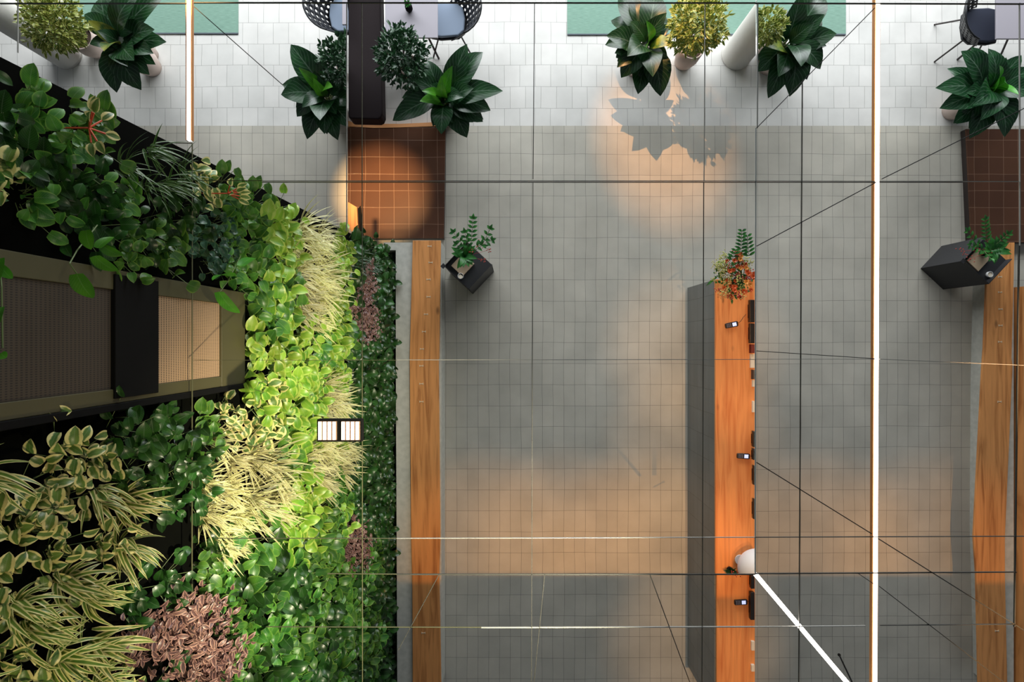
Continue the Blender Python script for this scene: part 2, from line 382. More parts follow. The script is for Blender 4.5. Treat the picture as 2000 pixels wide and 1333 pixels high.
bench('second concrete bench with an oak board, at the right edge beyond the light strip',
      [(1950,482),(1980,482),(1980,1350),(1950,1350),(1944,1122),(1942,1050),(1944,750)], None,
      [(1930,474),(1982,474),(1976,700),(1978,714),(1963,1050),(1963,1122),(1968,1350),(1912,1350),(1907,1122),(1902,1050),(1919,720),(1922,680)],
      [(1953,541),(1953,571),(1954,604),(1954,636),(1953,668),(1952,785),(1947,1233)])
# narrow oak lath and concrete at the far right
bm = bmesh.new(); prism(bm, [P(x, y, .5)[:2] for x, y in ((1997,560),(2010,560),(2010,1350),(1998,1350))], 0, .5); tag(obj('wall_cladding_panel', bm, M['wood']), 'narrow oak panel at the extreme right edge of the picture', 'panel')

# ------------------------------------------------------------------ dark tiled plinths
def plinth(label, pts, z=.10):
    t = thing('tiled_plinth', label, 'plinth', group='dark tiled plinths')
    bm = bmesh.new(); prism(bm, [P(x, y, z)[:2] for x, y in pts], 0, z-.02); obj('body', bm, M['bronze_side'], t)
    bm = bmesh.new(); prism(bm, [P(x, y, z)[:2] for x, y in pts], z-.02, z); obj('tiled_top', bm, M['bronze'], t, bevel=.003)
    return t
pl1 = plinth('dark bronze tiled plinth with a warm glow, in front of the dark leather bench', [(679,249),(870,249),(867,466),(704,466),(679,440)])
bm = bmesh.new(); prism(bm, [P(x, y, .105)[:2] for x, y in ((680,236),(690,239),(730,242),(780,242),(868,238),(868,246),(780,249),(730,250),(680,247))], 0, .105); obj('copper_lip', bm, mat('copper lip', (214,150,96), .5), pl1)
bm = bmesh.new(); prism(bm, [P(x, y, .12)[:2] for x, y in ((680,395),(697,405),(700,468),(680,444))], .09, .12); obj('wood_panel', bm, M['wood'], pl1)
bm = bmesh.new(); prism(bm, [P(x, y, .12)[:2] for x, y in ((699,408),(704,402),(710,466),(702,467))], .09, .12); obj('dark_slot', bm, M['black'], pl1)
plinth('dark bronze tiled plinth half out of the picture at the right edge', [(1887,252),(2060,252),(2060,474),(1897,474)])

# ------------------------------------------------------------------ rugs
def rug(label, x0, x1, y1, y0=-60, nm='rug'):
    t = thing(nm, label, 'rug')
    a, b = P(x0, y1, .01), P(x1, y0, .01)
    bm = bmesh.new(); box(bm, a.x, b.x, a.y, b.y, 0, .012); obj('pile', bm, M['rug'], t)
    bm = bmesh.new(); box(bm, a.x, b.x, a.y-.016, a.y, 0, .014); obj('border', bm, M['rugedge'], t)
rug('green rug behind the light strip in the top left corner', 128, 465, 64)
rug('wide green rug behind the yellow bush and the white column', 1108, 1476, 66)
rug('green rug under the leafy plant just left of the long light strip', 1478.5, 1652, 66)

# ------------------------------------------------------------------ columns
def column(label, px, py, r, cutpx=None):
    p = P(px, py); bm = bmesh.new(); lathe(bm, [(0,0),(r*1.02,0),(r*1.02,.03),(r,.035),(r,5.0),(0,5.0)], (0,0,0), 64)
    t = thing('column', label, 'column', p); o = obj('shaft', bm, M['column'], t)
    for q in o.data.polygons: q.use_smooth = abs(q.normal.z) < .5
    if cutpx:
        no = side_plane(px=cutpx); no = no if no.x > 0 else -no
        cut(o, CAM - p, no)
column('round white column in the top left corner', 130, 105, .215)
column('round white column between the two yellow bushes', 1438, 108, .205, 1476)

# ------------------------------------------------------------------ potted plants
rnd = random.Random(5)
def pot(parent, r, h, m, c=(0,0,0), soil=True):
    bm = bmesh.new(); lathe(bm, [(0,0),(r*.72,0),(r*.98,h*.45),(r,h),(r*.93,h+.008),(r*.88,h),(r*.86,h*.9),(0,h*.9)], c, 40)
    obj('pot', bm, m, parent, smooth=True)
    if soil:
        bm = bmesh.new(); lathe(bm, [(r*.85,h*.9),(0,h*.93)], c, 32); obj('soil', bm, M['soil'], parent)
def leafy(label, c, tips, potr=.17, poth=.36, cutpx=None, left=False, w=.30, young=(), yel=(), potpx=None):
    zc = .62; base = P(c[0], c[1], zc); t = thing('leafy_potted_plant', label, 'plant', (base.x, base.y, 0))
    pot(t, potr, poth, M['pot'], )
    O = Vector((base.x, base.y, 0)); parts = []
    for nm, mm, lst in (('foliage', LM['big'], tips), ('young_leaves', LM['young'], young), ('yellowed_leaf', LM['ygbig'], yel)):
        if not lst: continue
        bm = bmesh.new()
        for tp in lst:
            far = math.hypot(tp[0]-c[0], tp[1]-c[1]); zt = tp[2] if len(tp) > 2 else rnd.uniform(.55, .95) + (.15 if nm != 'foliage' else 0)
            tipw = P(tp[0], tp[1], zt) - O; d2 = Vector((tipw.x, tipw.y, 0)); L = d2.length
            st = Vector((0, 0, zc-.05)) + d2*.10 + Vector((rnd.uniform(-.03,.03), rnd.uniform(-.03,.03), rnd.uniform(-.05,.15)))
            s = max(.55, min(1.15, (tipw-st).length/.5))
            if nm == 'foliage':
                a_ = rnd.uniform(.35, .6)*rnd.choice((-1, 1)); cz_ = tipw-st; t2 = st + Vector((cz_.x*math.cos(a_)-cz_.y*math.sin(a_), cz_.x*math.sin(a_)+cz_.y*math.cos(a_), cz_.z-.12))*.74
                leaf(bm, st, t2, w*.7*s, arch=.15, shape='ovate', n=8, fold=.2, stalk=.06)
            leaf(bm, st, tipw, w*(s if nm != 'young_leaves' else s*.55)*rnd.uniform(.85,1.05), arch=rnd.uniform(.10,.2), shape='ovate', n=10, fold=rnd.uniform(.1,.32), stalk=.06)
        parts.append(obj(nm, bm, mm, t, smooth='leaf'))
    bm = bmesh.new()
    for k_ in range(7):
        a = k_*2*PI/7; tube(bm, [(.03*math.cos(a), .03*math.sin(a), poth*.85), (.05*math.cos(a), .05*math.sin(a), zc)], .011, 6)
    obj('stem', bm, M['stem'], t)
    if cutpx:
        no = side_plane(px=cutpx); no = no if (no.x < 0) == left else -no
        for o in [x for x in bpy.data.objects if x.parent == t]: cut(o, CAM - O, no)
    return t
leafy('dark leafy potted plant in front of the green rug, left of the short light strip', (240,88),
      [(165,28),(198,-5),(228,-25),(272,-12),(320,-8),(325,82,.8),(302,58,.9),(292,146,.65),(276,176,.6),(228,181,.6),(206,140,.6),(175,86),(190,60),(262,118,.95),(250,130),(300,105)], young=[(262,-5)], yel=[(172,40),(203,100)])
leafy('large dark leafy plant immediately left of the dark leather bench', (640,190),
      [(568,87,.95),(588,92,.85),(549,185,.8),(552,165,.7),(580,228,.65),(600,272,.6),(660,274,.6),(634,262,.75),(612,140,.9),(690,250,.6),(700,205,.7),(590,210,.9),(680,140,.8),(625,235,1.0)], cutpx=678, left=False, young=[(583,132,1.0),(612,152,1.1),(650,170,1.15)])
leafy('large dark leafy plant right of the leather bench, beside the bronze plinth', (868,195),
      [(912,86,.95),(943,102,.85),(982,178,.8),(958,216,.7),(943,238,.65),(912,269,.6),(862,262,.8),(767,236,.7),(822,212,.7),(788,128,.8),(835,118,.75),(925,172,.9),(806,150,.85),(885,240,.7),(905,190,1.0),(840,165,.95)], young=[(884,128,1.15),(862,148,1.15),(824,178,1.05),(820,198,1.0)])
leafy('dark leafy plant standing left of the yellow bush in front of the wide rug', (1258,88),
      [(1184,70,.85),(1210,-8),(1240,-25),(1278,-12),(1302,25),(1302,125,.65),(1290,188,.6),(1246,184,.6),(1213,152,.6),(1205,132,.7),(1182,88,.6),(1232,42,.9),(1310,50,.8),(1275,150,.9),(1225,110,1.0)], yel=[(1313,86,.9),(1296,150,.7)], young=[(1262,40,1.1)])
leafy('leafy plant standing just left of the long light strip', (1540,85),
      [(1634,66,.85),(1614,90,.75),(1602,135,.65),(1576,156,.65),(1542,189,.6),(1500,192,.6),(1480,140,.7),(1562,-8),(1604,-12),(1528,15),(1610,28,.9),(1590,45,.95),(1565,130,.95),(1520,150,.85)], yel=[(1495,90,.9)], cutpx=1479, left=True)
leafy('dark leafy plant at the right edge, behind the second bronze plinth', (1928,180),
      [(1877,100,.9),(1897,92,.8),(1965,112,.85),(1995,108,.8),(1827,172,.8),(1835,212,.7),(1862,241,.65),(1893,271,.6),(1962,268,.65),(1982,240,.7),(2020,180,.8),(2018,135),(1930,95,.9),(1915,235,.95),(1900,205,1.0),(1955,215,.95)], young=[(1952,128,1.1),(1962,160,1.1),(1990,185,1.0)])

def bush(label, c, rpx, m, potpx=None, potr=.17, poth=.34, potm='pot', n=680, zc=1.0, cutpx=None, left=False, ls=.085, sy=1.0, extra=()):
    base = P(potpx[0], potpx[1], 0); t = thing('bushy_potted_plant', label, 'plant', base)
    cc = P(c[0], c[1], zc) - base; R = rpx*(H0-zc)/F
    pot(t, potr, poth, M[potm]); r2 = random.Random(int(c[0]*7+c[1]))
    bm = bmesh.new(); tube(bm, [(0,0,poth*.85), (cc.x*.4,cc.y*.4,poth+.25), (cc.x,cc.y,zc)], .016, 7, .008); obj('trunk', bm, M['twig'], t)
    bm = bmesh.new()
    for i in range(n):
        d = Vector((r2.gauss(0,1), r2.gauss(0,1), r2.gauss(0,1))).normalized(); rad = R*(r2.random()**.33)*r2.uniform(.8,1.08)
        p = Vector((cc.x, cc.y, zc)) + Vector((d.x*rad, d.y*rad*sy, d.z*rad*.85))
        for k_ in range(3):
            e = (d + Vector((r2.gauss(0,.7), r2.gauss(0,.7), r2.gauss(0,.7)))).normalized()
            leaf(bm, p, p+e*ls*r2.uniform(.6,1.1), ls*.38, up=(r2.gauss(0,.5), r2.gauss(0,.5), 1), shape='lance', n=3, arch=.08)
    obj('foliage', bm, m, t, smooth='leaf')
    bm = bmesh.new()
    for i in range(9):
        d = Vector((r2.gauss(0,1), r2.gauss(0,1), r2.gauss(0,.7))).normalized()*R*.7
        tube(bm, [(cc.x*.7,cc.y*.7,poth+.3), (cc.x+d.x, cc.y+d.y, zc+d.z)], .006, 5, .003)
    obj('branch', bm, M['twig'], t)
    if cutpx:
        no = side_plane(px=cutpx); no = no if (no.x < 0) == left else -no
        for o in [x for x in bpy.data.objects if x.parent == t]: cut(o, CAM - base, no)
bush('yellow green bush in front of the white column in the top left corner', (104,46), 56, LM['bush_yel'], (192,98), zc=1.15)
bush('yellow green bush in a pale pot between the leafy plant and the white column', (1362,48), 56, LM['bush_yel'], (1334,122), potr=.165, poth=.42, zc=1.05)
bush('narrow slice of yellow bush right of the white column', (1497,50), 34, LM['bush_yel'], (1486,110), potr=.1, zc=1.0, cutpx=1479, left=True, n=240)
bush('dark green small leaved bush under the left chair', (668,118), 48, LM['bush_dark'], (690,150), cutpx=678, left=False, zc=.95, potr=.14, n=420)
bush('dark green small leaved bush over the edge of the leather bench', (783,108), 50, LM['bush_dark'], (808,150), zc=1.0, potr=.14, n=480, sy=1.15)
t = thing('bushy_potted_plant', 'pale plant pot standing behind the leafy plant in the top left', 'pot', P(298,108)); pot(t, .12, .32, M['pot'])

# ------------------------------------------------------------------ furniture at the top
t = thing('leather_bench', 'long dark brown leather bench running out at the top of the picture', 'bench')
zb = .62; bm = bmesh.new()
prism(bm, [P(x,y,zb)[:2] for x, y in ((680,-60),(742,-60),(747,222),(744,230),(738,233),(684,232),(680,228))], .40, zb); obj('seat', bm, M['leather'], t, bevel=.03)
for lx, ly in ((690,215),(752,215),(690,60),(752,60)):
    bm = bmesh.new(); p = P(lx, ly, 0); q = P(min(lx, 738), ly-8, .42); tube(bm, [p, q], .012, 8); obj('leg', bm, M['legs'], t)

def table(label, x0, x1, y1, z=.74, legs=True, ribs=((835,72,860,100),(815,76,800,68))):
    t = thing('table', label, 'table'); a, b = P(x0, y1, z), P(x1, -70, z)
    bm = bmesh.new(); box(bm, a.x, b.x, a.y, b.y, z-.025, z); obj('table_top', bm, M['tabletop'], t, bevel=.006)
    for lx in (a.x+.08, b.x-.08):
        for ly in (a.y+.1,):
            bm = bmesh.new(); tube(bm, [((a.x+b.x)/2, ly+.35, .7), (lx, ly, .0)], .014, 8); obj('leg', bm, M['legs'], t)
    return t
table('mauve grey table with a small plant on it, right of the leather bench', 752, 855, 74)
table('mauve grey table in the top right corner beside a black chair', 1946, 2060, 76)
table('pale edge of a table between the left chair and the leather bench', 668, 678, 48)
t = thing('small_plant', 'small green plant in a dark pot on the mauve table', 'plant', P(800, 20, .74))
bm = bmesh.new(); lathe(bm, [(0,0),(.032,0),(.045,.03),(.046,.08),(.036,.10),(0,.09)], (0,0,0), 24); obj('pot', bm, M['black'], t, smooth=True)
bm = bmesh.new()
for i in range(26):
    a = rnd.uniform(0, 2*PI); leaf(bm, (0,0,.09), (.05*math.cos(a), .05*math.sin(a)+.01, .09+rnd.uniform(.02,.08)), .022, shape='lance', n=3)
obj('foliage', bm, LM['fernlet'], t, smooth='leaf')

def chair(label, px, py, rz, seatm, perforated=True):
    p = P(px, py, .45); t = thing('chair', label, 'chair', (p.x, p.y, 0), rz)
    # local: faces +x, back at -x
    bm = bmesh.new(); pts = [(.22,-.20),(.235,-.1),(.235,.1),(.22,.20),(.1,.225),(-.12,.215),(-.2,.15),(-.22,0),(-.2,-.15),(-.12,-.215),(.1,-.225)]
    prism(bm, pts, .43, .475); obj('seat', bm, seatm, t, bevel=.02)
    bm = bmesh.new(); prism(bm, [(x*1.07, y*1.07) for x, y in pts], .395, .428); obj('seat_shell', bm, M['chair'], t, bevel=.008)
    bm = bmesh.new(); nu, nv = 11, 5; g = []
    for j in range(nv+1):
        row = []
        for i in range(nu+1):
            a = (i/nu-.5)*2*math.radians(80); v = j/nv
            r = .25 + .05*v; row.append(bm.verts.new((-(r*math.cos(a)) - .17*v + .02, r*1.02*math.sin(a), .43 + v*(.36-.10*abs(i/nu-.5)*2))))
        g.append(row)
    for j in range(nv):
        for i in range(nu):                       # each cell of the shell carries a rounded hole
            q = (g[j][i], g[j][i+1], g[j+1][i+1], g[j+1][i]); c_ = sum((v_.co for v_ in q), Vector())/4
            if not perforated: bm.faces.new(q); continue
            out = []
            for k_ in range(4): out += [q[k_], bm.verts.new((q[k_].co + q[(k_+1)%4].co)/2)]
            ring = [bm.verts.new(c_ + (v_.co-c_)*(.44 if n_ % 2 == 0 else .58)) for n_, v_ in enumerate(out)]
            for k_ in range(8): bm.faces.new((out[k_], out[(k_+1)%8], ring[(k_+1)%8], ring[k_]))
    bmesh.ops.remove_doubles(bm, verts=bm.verts[:], dist=.0004)
    o = obj('backrest', bm, M['chair'], t, smooth=True)
    so = o.modifiers.new('thick', 'SOLIDIFY'); so.thickness = .012
    bm = bmesh.new(); tube(bm, [v for v in [((-(.30*math.cos(a)) - .15), .306*math.sin(a), .79-.10*abs(a)/math.radians(80)) for a in [math.radians(x) for x in range(-80, 81, 10)]]], .011, 8); obj('back_rim', bm, M['chair'], t, smooth=True)
    for sx, sy in ((1,1),(1,-1),(-1,1),(-1,-1)):
        bm = bmesh.new(); tube(bm, [(sx*.12, sy*.12, .40), (sx*.27, sy*.26, 0)], .011, 8); obj('leg', bm, M['legs'], t)
    return t
chair('black perforated chair with a pale cushion left of the leather bench', 676, 30, math.radians(5), M['cushion'])
chair('black perforated chair with a pale blue cushion at the right end of the mauve table', 876, 40, math.radians(182), M['cushion'])
chair('black chair with a dark blue seat and splayed legs in the top right', 1914, 50, math.radians(0), M['cushion_dark'], True)

# ------------------------------------------------------------------ steel side tables with bouquets
def side_table(label, c, cands, foliage_c, rot=0, lab2='', fol=()):
    z = .77; p = P(c[0], c[1], z); h = .215; t = thing('side_table', label, 'table', (p.x, p.y, 0), math.radians(45+rot))
    th = .006
    for nm, b in (('side_panel', (-h, h, -h, -h+th, 0, z)), ('side_panel', (-h, -h+th, -h, h, 0, z)), ('side_panel', (h-th, h, -h, h, .0, z-.09)), ('side_panel', (-h, h, h-th, h, 0, z-.02))):
        bm = bmesh.new(); box(bm, *b); obj(nm, bm, M['steel'], t)
    bm = bmesh.new(); box(bm, -h+th, h-th, -h+th, h-th, z-.10, z-.09); obj('tray', bm, M['steel'], t)
    bm = bmesh.new(); box(bm, -h-.035, -h+.02, h-.02, h+.03, z-.006, z); obj('corner_flange', bm, M['steel'], t)
    Mz = Matrix.Translation(Vector((p.x, p.y, 0))) @ Matrix.Rotation(math.radians(45+rot), 4, 'Z')
    q = Mz @ Vector((.0, .03, z-.09))
    b_ = thing('vase_of_twigs', lab2, 'plant', q, math.radians(45+rot))
    bm = bmesh.new(); box(bm, -.15, .07, -.07, .13, 0, .03); obj('tan_tray', bm, M['tan'], b_, bevel=.003)
    vx, vy = .05, .06
    bm = bmesh.new(); lathe(bm, [(0,.03),(.035,.03),(.05,.08),(.03,.16),(.034,.17),(.026,.165),(0,.1)], (vx,vy,0), 24); obj('vase', bm, M['black'], b_, smooth=True)
    Mi = (Matrix.Translation(q) @ Matrix.Rotation(math.radians(45+rot), 4, 'Z')).inverted()
    bl = bmesh.new(); bs = bmesh.new(); rr = random.Random(int(c[0]))
    for (x0, y0, x1, y1, k_) in fol:
        zt = rr.uniform(.98, 1.1); A = Vector((vx, vy, .16)); B = Mi @ P(x1, y1, zt); S0 = A.lerp(Mi @ P(x0, y0, zt-.06), .9)
        tube(bs, [A, S0, B], .003, 5)
        for j in range(k_):
            f = j/(k_-1); c0 = S0.lerp(B, f); d = (B-S0).normalized(); sd = d.cross(Vector((0,0,1))).normalized()
            for s_ in (-1, 1): leaf(bl, c0, c0 + (sd*s_*1.0 + d*.55)*.075*(1-.3*f), .036, shape='lance', n=4, arch=.1)
        leaf(bl, B, B+(B-S0).normalized()*.07, .034, shape='lance', n=4)
    for i in range(26):
        a = rr.uniform(0, 2*PI); A = Vector((vx, vy, .17)); d = Vector((math.cos(a), math.sin(a), rr.uniform(.1,.9))); leaf(bl, A, A+d*rr.uniform(.1,.19), .075, shape='ovate', n=5, arch=.15)
    obj('stem', bs, M['stem'], b_); obj('foliage', bl, LM['fernlet'], b_, smooth='leaf')
    bb = bmesh.new()
    for (x, y) in cands['berries']:
        g = Mi @ P(x, y, .95)
        tube(bb, [Vector((vx, vy, .17)), g], .0018, 4)
        for i in range(9):
            v = bmesh.ops.create_icosphere(bb, subdivisions=1, radius=.0075)['verts']
            bmesh.ops.translate(bb, verts=v, vec=g + Vector((rr.gauss(0,.022), rr.gauss(0,.022), rr.gauss(0,.015))))
    obj('berries', bb, M['berry'], b_)
    return z
F1 = [(922,468,924,428,6),(945,478,957,448,4),(905,478,886,455,4),(915,480,908,455,4),(935,480,960,470,4),(905,490,892,478,3)]
side_table('dark steel side table standing right of the oak bench', (914,518), {'berries': [(918,492),(938,478),(958,488),(944,508)]}, None, 2, 'red berried twigs in a vase on the side table near the oak bench', F1)
F2 = [(1925,465,1924,430,6),(1945,478,1968,458,5),(1905,478,1890,452,4),(1915,488,1895,480,4),(1935,488,1952,485,4),(1920,490,1935,505,3)]
side_table('dark steel side table at the right edge, showing two tall sides', (1930,508), {'berries': [(1910,485),(1880,490),(1895,506),(1930,492)]}, None, 2, 'red berried twigs in a vase on the right hand side table', F2)
for (x, y, lb) in ((900,540,'small white tealight in a glass on the side table near the oak bench'), (1930,537,'small white tealight at the edge of the right hand side table')):
    p = P(x, y, .68); t = thing('tealight', lb, 'candle', p)
    bm = bmesh.new(); lathe(bm, [(0,0),(.036,0),(.038,.035),(.033,.037),(.032,.02),(0,.02)], (0,0,0), 28); obj('holder', bm, M['white'], t, smooth=True)
    bm = bmesh.new(); lathe(bm, [(.03,.02),(.029,.03),(0,.03)], (0,0,0), 24); obj('wax', bm, M['paper'], t)

# ------------------------------------------------------------------ reception desk
DZ = 1.1
yt = P(0, 546, DZ).y
xl = P(1397.5, 0, DZ).x; xr = P(1474.5, 0, DZ).x; yb = P(0, 1400, DZ).y
t = thing('reception_desk', 'long reception desk with a glowing orange wood top and tiled front', 'desk')
bm = bmesh.new(); box(bm, xl, xr-.015, yb, yt, 0, DZ-.04); obj('tiled_front', bm, M['deskface'], t)
bm = bmesh.new(); box(bm, xl, xr, P(0,1121.5,DZ).y, yt, DZ-.04, DZ); obj('desk_top', bm, M['deskwood'], t, bevel=.003)
bm = bmesh.new(); box(bm, P(1400,0,DZ).x, xr, yb, P(0,1123.5,DZ).y, DZ-.04, DZ); obj('desk_top', bm, M['deskwood'], t, bevel=.003)
def phone(label, px, py, rz, cable=None):
    p = P(px, py, DZ); t = thing('phone_handset', label, 'phone', (p.x, p.y, DZ), rz)
    bm = bmesh.new(); prism(bm, [(-.078,-.022),(-.07,-.03),(.065,-.033),(.078,-.024),(.08,.024),(.066,.033),(-.07,.03),(-.078,.022)], 0, .024); obj('body', bm, M['plastic'], t, bevel=.006)
    bm = bmesh.new(); box(bm, .008, .055, -.021, .021, .0235, .0258); obj('screen', bm, M['screen'], t)
    for i in range(3):
        for j in range(3):
            bm = bmesh.new(); box(bm, -.062+i*.02, -.049+i*.02, -.02+j*.015, -.01+j*.015, .0235, .0265); obj('key', bm, mat('key', (120,116,130), .5) if 'keym' not in M else M['keym'], t)
    if cable:
        bm = bmesh.new(); tube(bm, cable, .0022, 6); obj('cord', bm, M['plastic'], t, smooth=True)
M['keym'] = mat('phone key', (120,116,130), .5)
phone('black phone handset with lit screen on the desk just below the bouquet', 1428, 635, math.radians(12), [(.075,0,.012),(.12,.02,.01),(.16,.06,.008),(.19,.08,.006),(.20,.09,.006)])
phone('black phone handset with a white screen lying on the middle of the desk', 1451, 891, math.radians(-3), [(.078,0,.01),(.11,0,.006)])
phone('black phone handset on the lowest stretch of the desk below the dark seam', 1446, 1176, math.radians(3), [(.078,0,.01),(.11,0,.006)])
# things standing along the inner desk edge
def deskbox(nm, label, cat, x0, x1, y0, y1, h, m, g=None):
    a, b = P(x0, y1, DZ+h), P(x1, y0, DZ+h); t = thing(nm, label, cat, (a.x, (a.y+b.y)/2, DZ), 0, g)
    W, D_ = b.x-a.x, (b.y-a.y)/2
    if nm == 'monitor':
        bm = bmesh.new(); box(bm, 0, W, -D_, D_, .02, h); obj('housing', bm, m, t, bevel=.004)
        bm = bmesh.new(); box(bm, W*.3, W*.7, -.02, .02, .01, .03); obj('stand', bm, m, t)
        bm = bmesh.new(); box(bm, 0, W, -D_*.6, D_*.6, 0, .01); obj('foot', bm, m, t)
    elif nm == 'binder':
        bm = bmesh.new(); box(bm, 0, W, -D_, D_, 0, .004); box(bm, 0, W, -D_, D_, h-.004, h); box(bm, 0, .004, -D_, D_, 0, h); obj('cover', bm, m, t)
        bm = bmesh.new(); box(bm, .005, W, -D_+.003, D_-.003, .0045, h-.0045); obj('pages', bm, M['paper'], t)
    else:
        n = 4
        for i in range(n):
            bm = bmesh.new(); o_ = .002*(i % 2); box(bm, o_, W, -D_+o_, D_-o_, h*i/n, h*(i+.85)/n); obj('sheet', bm, m, t)
for (nm, lb, ct, x0, x1, y0, y1, h, m_) in [
 ('monitor','black monitor edge on the desk nearest the bouquet','monitor',1465,1474,586,630,.07,M['plastic']),
 ('monitor','black monitor edge beside the upper phone handset','monitor',1465,1474,632,671,.06,M['plastic']),
 ('binder','red bound folder on the desk edge above the pale papers','folder',1466,1474,673,690,.05,M['red']),
 ('paper_stack','white papers on the desk edge just below the red folder','paper',1466,1474,692,719,.03,M['paper']),
 ('binder','brown folder on the desk edge between two white paper stacks','folder',1470,1474,723,741,.05,M['pot_dark']),
 ('paper_stack','white papers on the desk edge just below the brown folder','paper',1470,1474,743,756,.03,M['paper']),
 ('paper_stack','long white papers on the desk edge halfway between the upper two phones','paper',1470,1474,784,806,.03,M['paper']),
 ('monitor','black monitor edge just above the middle phone handset','monitor',1471,1475,843,874,.06,M['plastic']),
 ('monitor','black monitor edge right beside the middle phone handset','monitor',1471,1475,877,899,.06,M['plastic']),
 ('monitor','black monitor edge below the middle phone handset','monitor',1472,1475,910,948,.06,M['plastic']),
 ('monitor','black monitor edge above the white globe lamp','monitor',1472,1475,975,1015,.06,M['plastic']),
 ('monitor','small black monitor edge right under the dark seam','monitor',1467,1474,1126,1151,.06,M['plastic']),
 ('monitor','black monitor edge beside the lowest phone handset','monitor',1466,1474,1158,1212,.06,M['plastic']),
 ('paper_stack','white papers on the desk edge below the lowest phone','paper',1468,1474,1254,1272,.03,M['paper']),
 ('paper_stack','white papers at the very bottom of the desk edge','paper',1468,1474,1300,1313,.03,M['paper'])]:
    deskbox(nm, lb, ct, x0, x1, y0, y1, h, m_)
# globe lamp at the end of the upper desk
p = P(1474, 1106, DZ+.14)
t = thing('globe_lamp', 'white globe table lamp half hidden at the lower end of the desk', 'lamp', (p.x, p.y, DZ))
bm = bmesh.new(); R = .225
lathe(bm, [(.0,.0)]+[(R*math.sin(a), .24 - .24*math.cos(a)*1.0) for a in [math.radians(x) for x in range(20, 180, 8)]]+[(0,.48)], (0,0,0), 40)
o = obj('shade', bm, M['white'], t, smooth=True)
no = side_plane(px=1475); no = no if no.x > 0 else -no; cut(o, CAM - Vector((p.x,p.y,DZ)), no)
no = side_plane(py=1121.5); no = no if no.y < 0 else -no; cut(o, CAM - Vector((p.x,p.y,DZ)), no)
bm = bmesh.new(); lathe(bm, [(0,0),(.06,0),(.06,.012),(.0,.012)], (-.12,.02,0), 24); obj('base', bm, M['white'], t)
# small dark plant next to it
p = P(1424, 1112, DZ); t = thing('small_plant', 'small dark plant with reddish blooms in front of the white globe lamp', 'plant', (p.x,p.y,DZ))
bm = bmesh.new(); lathe(bm, [(0,0),(.03,0),(.036,.05),(.028,.05),(0,.045)], (0,0,0), 20); obj('pot', bm, M['black'], t, smooth=True)
bm = bmesh.new()
for i in range(60):
    a = rnd.uniform(0, 2*PI); L = rnd.uniform(.03,.085); leaf(bm, (0,0,.05), (L*1.2*math.cos(a), L*.6*math.sin(a), .05+rnd.uniform(.0,.08)), .02, shape='lance', n=3)
obj('foliage', bm, LM['bush_dark'], t, smooth='leaf')
bm = bmesh.new()
for i in range(14):
    v = bmesh.ops.create_icosphere(bm, subdivisions=1, radius=.008)['verts']; bmesh.ops.translate(bm, verts=v, vec=(rnd.uniform(-.02,.11), rnd.uniform(-.05,.02), .1+rnd.uniform(0,.03)))
obj('blooms', bm, M['berry'], t)

# autumn bouquet on the desk
p = P(1437, 548, DZ); t = thing('flower_bouquet', 'autumn bouquet of orange and cream flowers with a fern on the desk end', 'flowers', (p.x, p.y-.02, DZ)); O = Vector((p.x, p.y-.02, DZ))
bm = bmesh.new(); lathe(bm, [(0,0),(.05,0),(.065,.09),(.045,.2),(.05,.21),(.04,.2),(0,.18)], (0,0,0), 28); obj('vase', bm, M['black'], t, smooth=True)
rr = random.Random(3); bq = {k_: bmesh.new() for k_ in ('cream','orange','gold','berry')}; bl = bmesh.new(); bs = bmesh.new()
def bloom(bm, c, r):
    for i in range(12):
        a = i*2.4; e = .2+.07*i; d = Vector((math.cos(a)*math.cos(e), math.sin(a)*math.cos(e), math.sin(e)))
        leaf(bm, c, c+d*r, r*.6, shape='ovate', n=3, arch=.2)
spots = []
for i in range(120):
    x = rr.uniform(1390, 1472); y = rr.uniform(492, 585)
    if ((x-1432)/44)**2 + ((y-538)/46)**2 > 1: continue
    spots.append((x, y))
for (x, y) in spots:
    if x < 1418 and y < 556: kd = 'cream'
    elif x > 1452 and y < 515: kd = 'cream'
    else: kd = rr.choice(['orange','orange','gold','cream','berry'])
    g = P(x, y, rr.uniform(DZ+.24, DZ+.36)) - O; tube(bs, [Vector((0,0,.19)), g], .002, 4)
    if kd == 'cream' or kd == 'berry':
        fb = bmesh.new()
        for j in range(16 if kd == 'cream' else 9):
            v = bmesh.ops.create_icosphere(fb, subdivisions=1, radius=.007 if kd == 'cream' else .009)['verts']
            bmesh.ops.translate(fb, verts=v, vec=g + Vector((rr.gauss(0,.022), rr.gauss(0,.022), rr.gauss(0,.012))))
        obj('cream_flower' if kd == 'cream' else 'berry_cluster', fb, M[kd], t)
    else:
        fb = bmesh.new(); bloom(fb, g, rr.uniform(.028,.045)); obj(kd + '_flower', fb, M[kd], t)
for i in range(110):
    a = rr.uniform(0, 2*PI); g = P(1432+42*math.cos(a)*rr.uniform(.2,1), 540+44*math.sin(a)*rr.uniform(.2,1), DZ+.25) - O
    leaf(bl, g, g+Vector((rr.gauss(0,.04), rr.gauss(0,.04), .02)), .03, shape='lance', n=3)
for (x0,y0,x1,y1,k_) in ((1446,500,1449,452,8),(1462,500,1460,462,6),(1430,508,1436,490,4)):
    A = P(x0,y0,DZ+.3)-O; B = P(x1,y1,DZ+.38)-O; tube(bs, [A, B], .003, 5)
    for j in range(k_):
        c0 = A.lerp(B, j/(k_-1)); d = (B-A).normalized(); sd = d.cross(Vector((0,0,1))).normalized()
        for s_ in (-1, 1): leaf(bl, c0, c0 + (sd*s_ + d*.45)*.09*(1-.5*j/k_), .03, shape='lance', n=4)
obj('foliage', bl, LM['fernlet'], t, smooth='leaf'); obj('stem', bs, M['stem'], t)
